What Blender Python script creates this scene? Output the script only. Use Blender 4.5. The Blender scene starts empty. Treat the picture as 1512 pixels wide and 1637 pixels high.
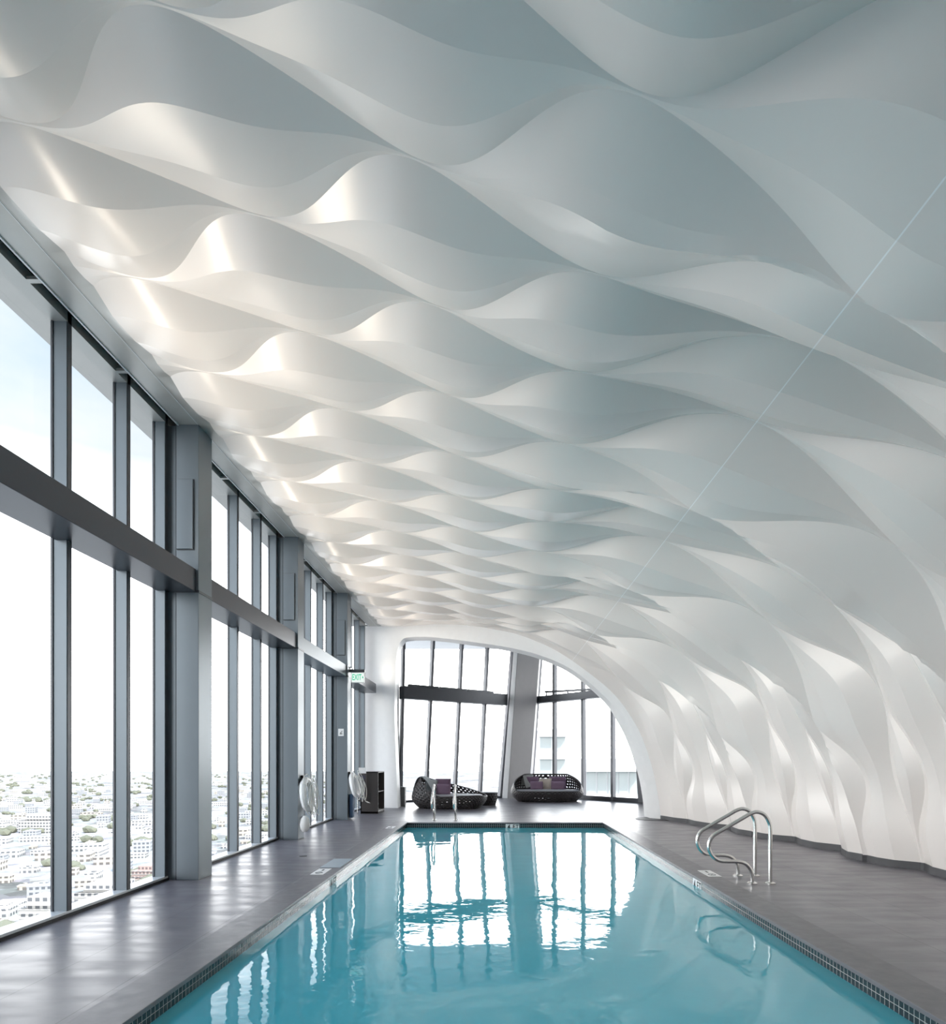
import bpy, bmesh, math, random
import numpy as np
from mathutils import Vector, Matrix, Euler
random.seed(7)
PI = math.pi
sc = bpy.context.scene
C = sc.collection

# ------------------------------------------------------------------ camera
F = 1030.0; CX = 792.0; CY = 1215.0; EYE = 1.5
cam_d = bpy.data.cameras.new('camera'); cam = bpy.data.objects.new('camera', cam_d); C.objects.link(cam)
cam.location = (0, 0, EYE); cam.rotation_euler = (PI/2, 0, 0)
cam_d.sensor_fit = 'HORIZONTAL'; cam_d.sensor_width = 36.0
cam_d.lens = F/1512*36
cam_d.shift_x = -(CX-756)/1512; cam_d.shift_y = (CY-818.5)/1512
cam_d.clip_start = 0.05; cam_d.clip_end = 30000
sc.camera = cam
sc.view_settings.view_transform = 'Standard'
sc.view_settings.look = 'None'
sc.view_settings.gamma = 1.0
sc.view_settings.use_curve_mapping = False
sc.view_settings.exposure = 0.25
sc.cycles.use_denoising = True
sc.cycles.max_bounces = 14
sc.cycles.diffuse_bounces = 7
sc.cycles.glossy_bounces = 5
sc.cycles.transparent_max_bounces = 16
sc.cycles.sample_clamp_indirect = 6.0
sc.cycles.caustics_reflective = False
sc.cycles.caustics_refractive = False

# ------------------------------------------------------------------ sky
def build_world():
    w = bpy.data.worlds.new('sky'); sc.world = w; w.use_nodes = True
    nt = w.node_tree; N = nt.nodes; L = nt.links
    N.clear()
    out = N.new('ShaderNodeOutputWorld'); bg = N.new('ShaderNodeBackground')
    tc = N.new('ShaderNodeTexCoord'); sep = N.new('ShaderNodeSeparateXYZ')
    L.new(tc.outputs['Generated'], sep.inputs[0])
    ramp = N.new('ShaderNodeValToRGB'); cr = ramp.color_ramp
    cr.elements[0].position = 0.0; cr.elements[0].color = (.90, .93, .97, 1)
    cr.elements[1].position = 1.0; cr.elements[1].color = (.34, .52, .86, 1)
    for p, c in ((.49, (.93, .92, .91, 1)), (.515, (1.0, .965, .93, 1)), (.60, (.98, .96, .95, 1)), (.68, (.74, .85, .97, 1)), (.80, (.60, .76, .96, 1))):
        e = cr.elements.new(p); e.color = c
    mp = N.new('ShaderNodeMath'); mp.operation = 'MULTIPLY_ADD'; mp.inputs[1].default_value = .5; mp.inputs[2].default_value = .5
    L.new(sep.outputs['Z'], mp.inputs[0]); L.new(mp.outputs[0], ramp.inputs[0])
    # soft clouds
    mapn = N.new('ShaderNodeMapping'); mapn.inputs['Scale'].default_value = (1, 1, 2.4)
    L.new(tc.outputs['Generated'], mapn.inputs[0])
    nz = N.new('ShaderNodeTexNoise'); nz.inputs['Scale'].default_value = 2.6; nz.inputs['Detail'].default_value = 6; nz.inputs['Roughness'].default_value = .55
    L.new(mapn.outputs[0], nz.inputs['Vector'])
    cr2 = N.new('ShaderNodeValToRGB'); cr2.color_ramp.elements[0].position = .42; cr2.color_ramp.elements[1].position = .72
    L.new(nz.outputs['Fac'], cr2.inputs[0])
    mix = N.new('ShaderNodeMixRGB'); mix.inputs[2].default_value = (.97, .98, 1.0, 1)
    L.new(cr2.outputs[0], mix.inputs[0]); L.new(ramp.outputs[0], mix.inputs[1])
    # glaring haze low in the sky beyond the end windows
    vm = N.new('ShaderNodeVectorMath'); vm.operation = 'DOT_PRODUCT'
    d = Vector((.32, .94, .12)).normalized(); vm.inputs[1].default_value = d
    L.new(tc.outputs['Generated'], vm.inputs[0])
    mr = N.new('ShaderNodeMapRange'); mr.inputs['From Min'].default_value = .84; mr.inputs['From Max'].default_value = 1.0
    mr.inputs['To Min'].default_value = 0; mr.inputs['To Max'].default_value = 1.0; mr.clamp = True
    L.new(vm.outputs['Value'], mr.inputs['Value'])
    # brightness by height: glaring haze low down, calmer blue above it, bright again overhead
    rs = N.new('ShaderNodeValToRGB'); e = rs.color_ramp; e.elements[0].position = 0; e.elements[1].position = 1
    pts = [(0, HORIZON), (.50, HORIZON), (.58, HORIZON), (.69, UPPER), (.77, UPPER), (.86, ZENITH), (1.0, ZENITH)]
    e.elements[0].color = (pts[0][1]/10,)*3+(1,); e.elements[1].color = (pts[-1][1]/10,)*3+(1,)
    for p, v in pts[1:-1]:
        q_ = e.elements.new(p); q_.color = (v/10, v/10, v/10, 1)
    L.new(mp.outputs[0], rs.inputs[0])
    mr2 = N.new('ShaderNodeMath'); mr2.operation = 'MULTIPLY'; mr2.inputs[1].default_value = 10.0; L.new(rs.outputs[0], mr2.inputs[0])
    ad = N.new('ShaderNodeMath'); ad.operation = 'MULTIPLY_ADD'; ad.inputs[1].default_value = HALO
    L.new(mr.outputs[0], ad.inputs[0]); L.new(mr2.outputs[0], ad.inputs[2])
    L.new(mix.outputs[0], bg.inputs['Color']); L.new(ad.outputs[0], bg.inputs['Strength'])
    L.new(bg.outputs[0], out.inputs[0])
HORIZON, UPPER, ZENITH, HALO = 6.6, 1.0, 3.2, 4.5
build_world()
sun_d = bpy.data.lights.new('sun', 'SUN'); sun = bpy.data.objects.new('sun', sun_d); C.objects.link(sun)
sun_d.energy = 6.5; sun_d.color = (1, .96, .9); sun_d.angle = math.radians(1)
sun.rotation_euler = Vector((-.5, .45, -.75)).to_track_quat('-Z', 'Y').to_euler()   # travels from the right, over the building

UPL = 47.0   # watts of each uplight on the transom beams

# ------------------------------------------------------------------ helpers
def link(o, parent=None):
    C.objects.link(o)
    if parent is not None: o.parent = parent
    return o
def tag(o, label=None, cat=None, group=None, kind=None):
    if label: o['label'] = label
    if cat: o['category'] = cat
    if group: o['group'] = group
    if kind: o['kind'] = kind
    return o
def thing(name, label, cat, loc=(0, 0, 0), rz=0, group=None):
    o = bpy.data.objects.new(name, None); o.empty_display_size = .1; C.objects.link(o)
    o.location = loc; o.rotation_euler = (0, 0, rz)
    return tag(o, label, cat, group)
def mesh_obj(name, verts, faces, mat, parent=None, smooth=False):
    me = bpy.data.meshes.new(name); me.from_pydata([tuple(v) for v in verts], [], faces); me.validate(); me.update()
    if smooth: me.polygons.foreach_set('use_smooth', [True]*len(me.polygons))
    if mat: me.materials.append(mat)
    return link(bpy.data.objects.new(name, me), parent)
class MB:
    def __init__(s): s.v = []; s.f = []
    def add(s, v, f):
        b = len(s.v); s.v += [tuple(x) for x in v]; s.f += [[i+b for i in q] for q in f]; return s
    def box(s, x0, x1, y0, y1, z0, z1):
        v = [(x0,y0,z0),(x1,y0,z0),(x1,y1,z0),(x0,y1,z0),(x0,y0,z1),(x1,y0,z1),(x1,y1,z1),(x0,y1,z1)]
        return s.add(v, [(0,3,2,1),(4,5,6,7),(0,1,5,4),(1,2,6,5),(2,3,7,6),(3,0,4,7)])
    def hexa(s, base, top):   # two 4-loops
        v = list(base)+list(top)
        return s.add(v, [(0,3,2,1),(4,5,6,7),(0,1,5,4),(1,2,6,5),(2,3,7,6),(3,0,4,7)])
    def tube(s, pts, r, n=12, closed=False, cap=True):
        pts = [Vector(p) for p in pts]; m = len(pts); rings = []
        rr = r if isinstance(r, (list, tuple)) else [r]*m
        prev = None
        for i in range(m):
            if closed: t = pts[(i+1) % m]-pts[i-1]
            else: t = pts[min(i+1, m-1)]-pts[max(i-1, 0)]
            t.normalize()
            if prev is None:
                u = t.orthogonal().normalized()
            else:
                u = prev-t*prev.dot(t); u.normalize()
            prev = u; w = t.cross(u)
            rings.append([pts[i]+(u*math.cos(2*PI*k/n)+w*math.sin(2*PI*k/n))*rr[i] for k in range(n)])
        v = [p for rg in rings for p in rg]; f = []
        for i in range(m if closed else m-1):
            a = i*n; b = ((i+1) % m)*n
            for k in range(n): f.append((a+k, a+(k+1) % n, b+(k+1) % n, b+k))
        if cap and not closed:
            f.append(tuple(range(n-1, -1, -1))); f.append(tuple((m-1)*n+k for k in range(n)))
        return s.add(v, f)
    def lathe(s, prof, n=24, c=(0, 0, 0)):
        v = []; f = []
        for r, z in prof:
            for k in range(n): v.append((c[0]+r*math.cos(2*PI*k/n), c[1]+r*math.sin(2*PI*k/n), c[2]+z))
        for i in range(len(prof)-1):
            for k in range(n): f.append((i*n+k, i*n+(k+1) % n, (i+1)*n+(k+1) % n, (i+1)*n+k))
        f.append(tuple(range(n-1, -1, -1))); f.append(tuple((len(prof)-1)*n+k for k in range(n)))
        return s.add(v, f)
    def obj(s, name, mat, parent=None, smooth=False, bevel=0, seg=2):
        o = mesh_obj(name, s.v, s.f, mat, parent, smooth)
        if bevel:
            m = o.modifiers.new('bevel', 'BEVEL'); m.width = bevel; m.segments = seg; m.limit_method = 'ANGLE'; m.angle_limit = .6
        if smooth and hasattr(o.data, 'set_sharp_from_angle'): o.data.set_sharp_from_angle(angle=.7)
        return o
def catmull(pts, n=8, closed=False):
    pts = [Vector(p) for p in pts]; out = []; m = len(pts)
    rng = range(m) if closed else range(m-1)
    for i in rng:
        p0 = pts[i-1] if (closed or i > 0) else pts[0]*2-pts[1]
        p1 = pts[i]; p2 = pts[(i+1) % m]
        p3 = pts[(i+2) % m] if (closed or i+2 < m) else pts[-1]*2-pts[-2]
        for k in range(n):
            t = k/n
            out.append(.5*((2*p1)+(p2-p0)*t+(2*p0-5*p1+4*p2-p3)*t*t+(3*p1-p0-3*p2+p3)*t**3))
    if not closed: out.append(pts[-1])
    return out
def at(px, py, Y):   # point of the photo's pixel at a given distance
    return Vector(((px-CX)*Y/F, Y, EYE+(CY-py)*Y/F))
def text_mesh(name, txt, size, mat, parent, loc, rot, depth=.002, sx=1.0):
    cu = bpy.data.curves.new(name, 'FONT'); cu.body = txt; cu.size = size; cu.align_x = 'CENTER'; cu.align_y = 'CENTER'; cu.extrude = depth/2; cu.offset = size*.012
    t = bpy.data.objects.new(name+'_c', cu); C.objects.link(t)
    dg = bpy.context.evaluated_depsgraph_get(); me = bpy.data.meshes.new_from_object(t.evaluated_get(dg))
    bpy.data.objects.remove(t); bpy.data.curves.remove(cu)
    me.transform(Matrix.Diagonal((sx, 1, 1, 1)))
    me.transform(Euler(rot).to_matrix().to_4x4()); me.transform(Matrix.Translation(loc))
    me.materials.clear(); me.materials.append(mat); me.name = name
    return link(bpy.data.objects.new(name, me), parent)

# ------------------------------------------------------------------ materials
def nodes_of(name):
    m = bpy.data.materials.new(name); m.use_nodes = True
    nt = m.node_tree; return m, nt.nodes, nt.links, nt.nodes['Principled BSDF']
def mat(name, col, rough=.5, metal=0., spec=.5, noise=None, bump=None, coat=0, stretch=(1, 1, 1), rvar=0):
    """noise=(scale, amount) mottles the colour; bump=(scale, strength, distance)"""
    m, N, L, B = nodes_of(name)
    B.inputs['Base Color'].default_value = (*col, 1); B.inputs['Roughness'].default_value = rough
    B.inputs['Metallic'].default_value = metal; B.inputs['Specular IOR Level'].default_value = spec
    B.inputs['Coat Weight'].default_value = coat
    tc = N.new('ShaderNodeTexCoord'); mp = N.new('ShaderNodeMapping'); mp.inputs['Scale'].default_value = stretch
    L.new(tc.outputs['Object'], mp.inputs[0])
    sc_, am = noise if noise else (6.0, .04)
    n = N.new('ShaderNodeTexNoise'); n.inputs['Scale'].default_value = sc_; n.inputs['Detail'].default_value = 5
    L.new(mp.outputs[0], n.inputs['Vector'])
    mx = N.new('ShaderNodeMixRGB'); mx.inputs[1].default_value = (*[c*(1-am) for c in col], 1); mx.inputs[2].default_value = (*[min(1, c*(1+am)) for c in col], 1)
    L.new(n.outputs['Fac'], mx.inputs[0]); L.new(mx.outputs[0], B.inputs['Base Color'])
    if rvar:
        mr = N.new('ShaderNodeMapRange'); mr.inputs['To Min'].default_value = max(.02, rough-rvar); mr.inputs['To Max'].default_value = rough+rvar
        mr.inputs['From Min'].default_value = .3; mr.inputs['From Max'].default_value = .7
        L.new(n.outputs['Fac'], mr.inputs['Value']); L.new(mr.outputs[0], B.inputs['Roughness'])
    if bump:
        n2 = N.new('ShaderNodeTexNoise'); n2.inputs['Scale'].default_value = bump[0]; n2.inputs['Detail'].default_value = 3
        L.new(mp.outputs[0], n2.inputs['Vector'])
        b = N.new('ShaderNodeBump'); b.inputs['Strength'].default_value = bump[1]; b.inputs['Distance'].default_value = bump[2]
        L.new(n2.outputs['Fac'], b.inputs['Height']); L.new(b.outputs[0], B.inputs['Normal'])
    return m
M = {}
M['alu'] = mat('grey_blue_aluminium', (.15, .178, .2), .38, .35, .5, (3, .05))
M['alu_dark'] = mat('dark_anodised_metal', (.085, .09, .10), .35, .4)
M['beam'] = mat('beam_cladding', (.055, .06, .072), .3, .5)
M['frame'] = mat('grey_lounge_frame', (.15, .155, .17), .4, .3)
M['seal'] = mat('black_gasket', (.02, .02, .022), .6)
M['sill'] = mat('pale_sill_metal', (.62, .64, .66), .35, .2)
M['soffit'] = mat('soffit_metal', (.44, .44, .42), .38, .45)
M['slot'] = mat('black_slot', (.012, .012, .014), .8)
M['white'] = mat('white_paint', (.80, .80, .80), .45, 0, .4)
M['shell'] = mat('outer_concrete', (.5, .5, .5), .9)
M['greycol'] = mat('grey_plaster', (.42, .41, .41), .6)
M['steel'] = mat('brushed_stainless', (.72, .71, .69), .22, 1.0)
M['brown'] = mat('dark_bronze_panel', (.055, .048, .046), .45)
M['woven'] = mat('woven_dark_plastic', (.050, .044, .044), .45, 0, .5, (60, .5), (90, .6, .004))
M['seat'] = mat('grey_seat_fabric', (.30, .30, .32), .5, 0, .4, (40, .15))
M['purple'] = mat('aubergine_fabric', (.17, .11, .165), .85, 0, .2, (60, .12))
M['purple2'] = mat('mauve_fabric', (.23, .155, .22), .85, 0, .2, (60, .12))
M['beige'] = mat('beige_fabric', (.52, .46, .40), .85, 0, .2, (60, .08))
M['throw'] = mat('grey_throw_wool', (.30, .31, .30), .95, 0, .1, (70, .15))
M['throwlt'] = mat('pale_grey_throw', (.42, .44, .45), .95, 0, .1, (70, .1))
M['ring'] = mat('white_foam_vinyl', (.85, .86, .87), .4)
M['rope'] = mat('white_rope', (.80, .80, .77), .8, 0, .2, (200, .2))
M['black'] = mat('black_plastic', (.02, .02, .02), .4)
M['bluehose'] = mat('blue_vinyl', (.03, .08, .16), .5)
M['binm'] = mat('bin_grey', (.10, .11, .11), .5)
M['towel'] = mat('white_towel', (.82, .82, .80), .95, 0, .1, (50, .05), (60, .5, .01))
M['plate'] = mat('white_plate', (.82, .82, .82), .35)
M['ink'] = mat('black_ink', (.03, .03, .035), .6)
M['navy'] = mat('navy_ink', (.03, .035, .10), .6)
M['seatled'] = mat('pale_floor_grille', (.72, .73, .74), .35)
M['disc'] = mat('dark_floor_plate', (.06, .06, .065), .5)
M['lid'] = mat('pale_blue_lid', (.34, .40, .45), .4)

def mat_ceiling():
    m, N, L, B = nodes_of('pearl_satin_paint')
    B.inputs['Roughness'].default_value = .27; B.inputs['Specular IOR Level'].default_value = .8
    tc = N.new('ShaderNodeTexCoord'); sep = N.new('ShaderNodeSeparateXYZ'); L.new(tc.outputs['Object'], sep.inputs[0])
    # construction joint running the length of the vault, cut at right angles to the surface
    a = N.new('ShaderNodeMath'); a.operation = 'MULTIPLY_ADD'; a.inputs[1].default_value = -.772; a.inputs[2].default_value = .772*EYE
    L.new(sep.outputs['Z'], a.inputs[0])
    b = N.new('ShaderNodeMath'); b.operation = 'ADD'; L.new(a.outputs[0], b.inputs[0]); L.new(sep.outputs['X'], b.inputs[1])
    c = N.new('ShaderNodeMath'); c.operation = 'ABSOLUTE'; L.new(b.outputs[0], c.inputs[0])
    d = N.new('ShaderNodeMath'); d.operation = 'LESS_THAN'; d.inputs[1].default_value = .006; L.new(c.outputs[0], d.inputs[0])
    n = N.new('ShaderNodeTexNoise'); n.inputs['Scale'].default_value = .8; n.inputs['Detail'].default_value = 3; L.new(tc.outputs['Object'], n.inputs['Vector'])
    mx = N.new('ShaderNodeMixRGB'); mx.inputs[1].default_value = (.76, .715, .68, 1); mx.inputs[2].default_value = (.82, .775, .74, 1)
    L.new(n.outputs['Fac'], mx.inputs[0])
    mx2 = N.new('ShaderNodeMixRGB'); mx2.inputs[2].default_value = (.93, .93, .93, 1); L.new(d.outputs[0], mx2.inputs[0]); L.new(mx.outputs[0], mx2.inputs[1])
    L.new(mx2.outputs[0], B.inputs['Base Color'])
    return m
M['ceiling'] = mat_ceiling()

def mat_deck():
    m, N, L, B = nodes_of('grey_stone_deck_tiles')
    tc = N.new('ShaderNodeTexCoord'); mp = N.new('ShaderNodeMapping'); mp.inputs['Rotation'].default_value = (0, 0, PI/2); mp.inputs['Location'].default_value = (0, .1, 0)
    L.new(tc.outputs['Object'], mp.inputs[0])
    br = N.new('ShaderNodeTexBrick'); br.inputs['Scale'].default_value = 1; br.inputs['Brick Width'].default_value = 1.2; br.inputs['Row Height'].default_value = .6
    br.inputs['Mortar Size'].default_value = .004; br.inputs['Mortar Smooth'].default_value = .1; br.inputs['Bias'].default_value = 0
    br.inputs['Color1'].default_value = (.132, .124, .142, 1); br.inputs['Color2'].default_value = (.156, .148, .166, 1); br.inputs['Mortar'].default_value = (.075, .072, .08, 1)
    L.new(mp.outputs[0], br.inputs['Vector'])
    n = N.new('ShaderNodeTexNoise'); n.inputs['Scale'].default_value = 2.2; n.inputs['Detail'].default_value = 8; n.inputs['Roughness'].default_value = .65
    L.new(tc.outputs['Object'], n.inputs['Vector'])
    cr = N.new('ShaderNodeValToRGB'); cr.color_ramp.elements[0].position = .3; cr.color_ramp.elements[0].color = (.78, .78, .80, 1); cr.color_ramp.elements[1].position = .75; cr.color_ramp.elements[1].color = (1.25, 1.22, 1.2, 1)
    L.new(n.outputs['Fac'], cr.inputs[0])
    mx = N.new('ShaderNodeMixRGB'); mx.blend_type = 'MULTIPLY'; mx.inputs[0].default_value = .8
    L.new(br.outputs['Color'], mx.inputs[1]); L.new(cr.outputs[0], mx.inputs[2]); L.new(mx.outputs[0], B.inputs['Base Color'])
    mp2 = N.new('ShaderNodeMapping'); mp2.inputs['Scale'].default_value = (1.0, 3.2, 1); L.new(tc.outputs['Object'], mp2.inputs[0])
    n2 = N.new('ShaderNodeTexNoise'); n2.inputs['Scale'].default_value = 1.6; n2.inputs['Detail'].default_value = 4; L.new(mp2.outputs[0], n2.inputs['Vector'])
    mr = N.new('ShaderNodeMapRange'); mr.inputs['From Min'].default_value = .35; mr.inputs['From Max'].default_value = .7; mr.inputs['To Min'].default_value = .29; mr.inputs['To Max'].default_value = .42
    L.new(n2.outputs['Fac'], mr.inputs['Value']); L.new(mr.outputs[0], B.inputs['Roughness'])
    bp = N.new('ShaderNodeBump'); bp.inputs['Strength'].default_value = .09; bp.inputs['Distance'].default_value = .006
    n3 = N.new('ShaderNodeTexNoise'); n3.inputs['Scale'].default_value = 2.6; n3.inputs['Detail'].default_value = 0.5; L.new(mp2.outputs[0], n3.inputs['Vector'])
    L.new(n3.outputs['Fac'], bp.inputs['Height']); L.new(bp.outputs[0], B.inputs['Normal'])
    B.inputs['Specular IOR Level'].default_value = .5
    return m
M['deck'] = mat_deck()
M['coping'] = mat('grey_coping_stone', (.135, .128, .142), .42, 0, .55, (9, .12), (12, .15, .01), rvar=.06)
M['lip'] = mat('coping_edge_stone', (.16, .155, .155), .55)

def mat_mosaic():
    m, N, L, B = nodes_of('dark_teal_mosaic')
    tc = N.new('ShaderNodeTexCoord'); sep = N.new('ShaderNodeSeparateXYZ'); L.new(tc.outputs['Object'], sep.inputs[0])
    def grid(sock, size, off=0.):
        a = N.new('ShaderNodeMath'); a.operation = 'ADD'; a.inputs[1].default_value = off+1000*size; L.new(sock, a.inputs[0])
        d = N.new('ShaderNodeMath'); d.operation = 'MODULO'; d.inputs[1].default_value = size; L.new(a.outputs[0], d.inputs[0])
        c = N.new('ShaderNodeMath'); c.operation = 'LESS_THAN'; c.inputs[1].default_value = .0045; L.new(d.outputs[0], c.inputs[0]); return c.outputs[0]
    s = N.new('ShaderNodeMath'); s.operation = 'ADD'; L.new(sep.outputs['X'], s.inputs[0]); L.new(sep.outputs['Y'], s.inputs[1])
    g1 = grid(s.outputs[0], .05); g2 = grid(sep.outputs['Z'], .05, .03)
    mx = N.new('ShaderNodeMath'); mx.operation = 'MAXIMUM'; L.new(g1, mx.inputs[0]); L.new(g2, mx.inputs[1])
    n = N.new('ShaderNodeTexNoise'); n.inputs['Scale'].default_value = 14; L.new(tc.outputs['Object'], n.inputs['Vector'])
    c1 = N.new('ShaderNodeMixRGB'); c1.inputs[1].default_value = (.008, .013, .017, 1); c1.inputs[2].default_value = (.03, .042, .05, 1); L.new(n.outputs['Fac'], c1.inputs[0])
    c2 = N.new('ShaderNodeMixRGB'); c2.inputs[2].default_value = (.42, .44, .43, 1); L.new(mx.outputs[0], c2.inputs[0]); L.new(c1.outputs[0], c2.inputs[1])
    L.new(c2.outputs[0], B.inputs['Base Color']); B.inputs['Roughness'].default_value = .2; B.inputs['Specular IOR Level'].default_value = .4
    return m
M['mosaic'] = mat_mosaic()
M['plaster'] = mat('aqua_pool_plaster', (.50, .86, .93), .8, 0, .3, (.5, .06))

def mat_water():
    m = bpy.data.materials.new('pool_water'); m.use_nodes = True; nt = m.node_tree; N = nt.nodes; L = nt.links; N.clear()
    out = N.new('ShaderNodeOutputMaterial'); mix = N.new('ShaderNodeMixShader')
    tr = N.new('ShaderNodeBsdfTransparent'); tr.inputs[0].default_value = (.52, .94, .98, 1)
    gl = N.new('ShaderNodeBsdfGlossy'); gl.inputs['Roughness'].default_value = .0
    gl.inputs['Color'].default_value = (1, 1, 1, 1)
    fr = N.new('ShaderNodeFresnel'); fr.inputs['IOR'].default_value = 1.45
    tc = N.new('ShaderNodeTexCoord')
    def nz(scale, st, det):
        mp = N.new('ShaderNodeMapping'); mp.inputs['Scale'].default_value = st; L.new(tc.outputs['Object'], mp.inputs[0])
        n = N.new('ShaderNodeTexNoise'); n.inputs['Scale'].default_value = scale; n.inputs['Detail'].default_value = det; L.new(mp.outputs[0], n.inputs['Vector']); return n.outputs['Fac']
    a = nz(1.1, (1, 1.5, 1), 1.5); b = nz(7.0, (1, 1.2, 1), 2)
    # ripples die down towards the far end of the pool
    sep = N.new('ShaderNodeSeparateXYZ'); L.new(tc.outputs['Object'], sep.inputs[0])
    mr = N.new('ShaderNodeMapRange'); mr.inputs['From Min'].default_value = 5; mr.inputs['From Max'].default_value = 12; mr.inputs['To Min'].default_value = .22; mr.inputs['To Max'].default_value = .05
    L.new(sep.outputs['Y'], mr.inputs['Value'])
    mu = N.new('ShaderNodeMath'); mu.operation = 'MULTIPLY'; L.new(b, mu.inputs[0]); L.new(mr.outputs[0], mu.inputs[1])
    ad = N.new('ShaderNodeMath'); ad.operation = 'ADD'; L.new(a, ad.inputs[0]); L.new(mu.outputs[0], ad.inputs[1])
    bp = N.new('ShaderNodeBump'); bp.inputs['Strength'].default_value = 1.0; bp.inputs['Distance'].default_value = .006
    L.new(ad.outputs[0], bp.inputs['Height']); L.new(bp.outputs[0], gl.inputs['Normal']); L.new(bp.outputs[0], fr.inputs['Normal'])
    df = N.new('ShaderNodeBsdfDiffuse'); df.inputs['Color'].default_value = (.15, .80, .98, 1)      # light scattered back by the treated water
    tl = N.new('ShaderNodeBsdfTranslucent'); tl.inputs['Color'].default_value = (.20, .88, 1.0, 1)
    m0 = N.new('ShaderNodeMixShader'); m0.inputs[0].default_value = .35; L.new(df.outputs[0], m0.inputs[1]); L.new(tl.outputs[0], m0.inputs[2])
    m1 = N.new('ShaderNodeMixShader'); m1.inputs[0].default_value = .76; L.new(tr.outputs[0], m1.inputs[1]); L.new(m0.outputs[0], m1.inputs[2])
    L.new(fr.outputs[0], mix.inputs[0]); L.new(m1.outputs[0], mix.inputs[1]); L.new(gl.outputs[0], mix.inputs[2]); L.new(mix.outputs[0], out.inputs[0])
    return m
M['water'] = mat_water()
def mat_glass():
    m = bpy.data.materials.new('window_glass'); m.use_nodes = True; nt = m.node_tree; N = nt.nodes; L = nt.links; N.clear()
    out = N.new('ShaderNodeOutputMaterial'); mix = N.new('ShaderNodeMixShader')
    tr = N.new('ShaderNodeBsdfTransparent'); tr.inputs[0].default_value = (.95, .975, .98, 1)
    gl = N.new('ShaderNodeBsdfGlossy'); gl.inputs['Roughness'].default_value = .0; gl.inputs['Color'].default_value = (.6, .6, .6, 1)
    fr = N.new('ShaderNodeFresnel'); fr.inputs['IOR'].default_value = 1.4
    L.new(fr.outputs[0], mix.inputs[0]); L.new(tr.outputs[0], mix.inputs[1]); L.new(gl.outputs[0], mix.inputs[2]); L.new(mix.outputs[0], out.inputs[0])
    return m
M['glass'] = mat_glass()
def mat_emit(name, col, s):
    m = bpy.data.materials.new(name); m.use_nodes = True; nt = m.node_tree; N = nt.nodes; N.clear()
    out = N.new('ShaderNodeOutputMaterial'); e = N.new('ShaderNodeEmission'); e.inputs[0].default_value = (*col, 1); e.inputs[1].default_value = s
    nt.links.new(e.outputs[0], out.inputs[0]); return m
M['exitface'] = mat_emit('lit_exit_face', (.85, .95, .92), .85)
M['exitgreen'] = mat_emit('lit_exit_letters', (.02, .62, .33), .8)

# ------------------------------------------------------------------ vaulted ceiling
CTRL = [(-3.56, 5.70, 0), (-3.2, 5.655, 0), (-2.7, 5.62, 0), (-2, 5.59, 0), (-1.2, 5.50, 0), (-.5, 5.36, 0), (.15, 5.18, .08), (.8, 4.97, .20), (1.7, 4.62, .39), (2.7, 4.05, .58),
        (3.9, 3.2, .74), (4.55, 2.45, .85), (4.88, 1.9, .90), (5.18, 1.1, .96), (5.38, .095, 1.0)]
cs = catmull([Vector(c) for c in CTRL], 24)
P = np.array([tuple(c) for c in cs]); dl = np.hypot(np.diff(P[:, 0]), np.diff(P[:, 1])); Lc = np.concatenate([[0], np.cumsum(dl)])
NU = 260
LL = np.linspace(0, Lc[-1], NU)
SX = np.interp(LL, Lc, P[:, 0]); SZ = np.interp(LL, Lc, P[:, 1]); SG = np.interp(LL, Lc, P[:, 2])
TX = np.gradient(SX, LL); TZ = np.gradient(SZ, LL); nn = np.hypot(TX, TZ); NX = -TZ/nn; NZ = TX/nn
def sstep(x, a, b):
    t = np.clip((x-a)/(b-a), 0, 1); return t*t*(3-2*t)
LA = float(np.interp(-.52, SX, LL))
lam = 2.6+sstep(LL, LA+1.0, LA+3.4)*1.3*(1-.8*sstep(LL, LA+4.2, LA+6.2))
dph = 2*PI/lam; PH = np.concatenate([[0], np.cumsum((dph[1:]+dph[:-1])/2*np.diff(LL))]); PH -= np.interp(LA, LL, PH)
SK = .27
WODD = np.cos(PH-SK*np.cos(PH)); WEVEN = np.cos(PH+SK*np.cos(PH))
VEND = 3.95; ARCH_A, ARCH_B = 18.42, -.515
def base_pos(v, disp):
    """v, disp: arrays over u -> xyz arrays"""
    fx = np.interp(v, [-2, 0, 1, 2, 3, 3.95], [5.65, 5.6, 5.5, 5.38, 4.98, 4.12])/5.38
    D = (.46*sstep(SX, -.3, 3.0)+.20*sstep(SX, .5, 2.5)*(1-sstep(SX, 4.4, 5.2)))*np.power(np.abs(np.sin(PI*v)), .75)*(1-.35*sstep(v, 3.2, 3.95))
    d = disp+D
    X0 = SX+NX*d; Z0 = SZ+NZ*d*(sstep(LL, 10.9, 9.8)*1.0)
    Z0 = np.where(SZ < .2, np.maximum(Z0, .09), Z0)
    X = X0*(1+(fx-1)*sstep(SX, 0, 1.6))
    YL = 4.2+4.0506*v
    T = np.interp(v, [-2, -1, 0, 1, 2, 3, 3.95], [0, 0, .25, 1.55, 2.8, 3.75, 3.9])
    wl = sstep(v, 3.1, 3.95)
    G = SG*(1-wl)+(X+3.45)/7.57*wl
    return X, YL-T*G, Z0
def curve_v(k):
    n_, j = divmod(k, 6)
    v0 = (k+.5)/6+(WODD if k % 2 else -WEVEN)*(1/12)
    v1 = n_+(.012, .34, .36, .73, .75, .988)[j]       # the lenses run out into three broad panels at the foot
    m = sstep(-SZ, -1.9, -.35)
    return v0*(1-m)+v1*m
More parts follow.
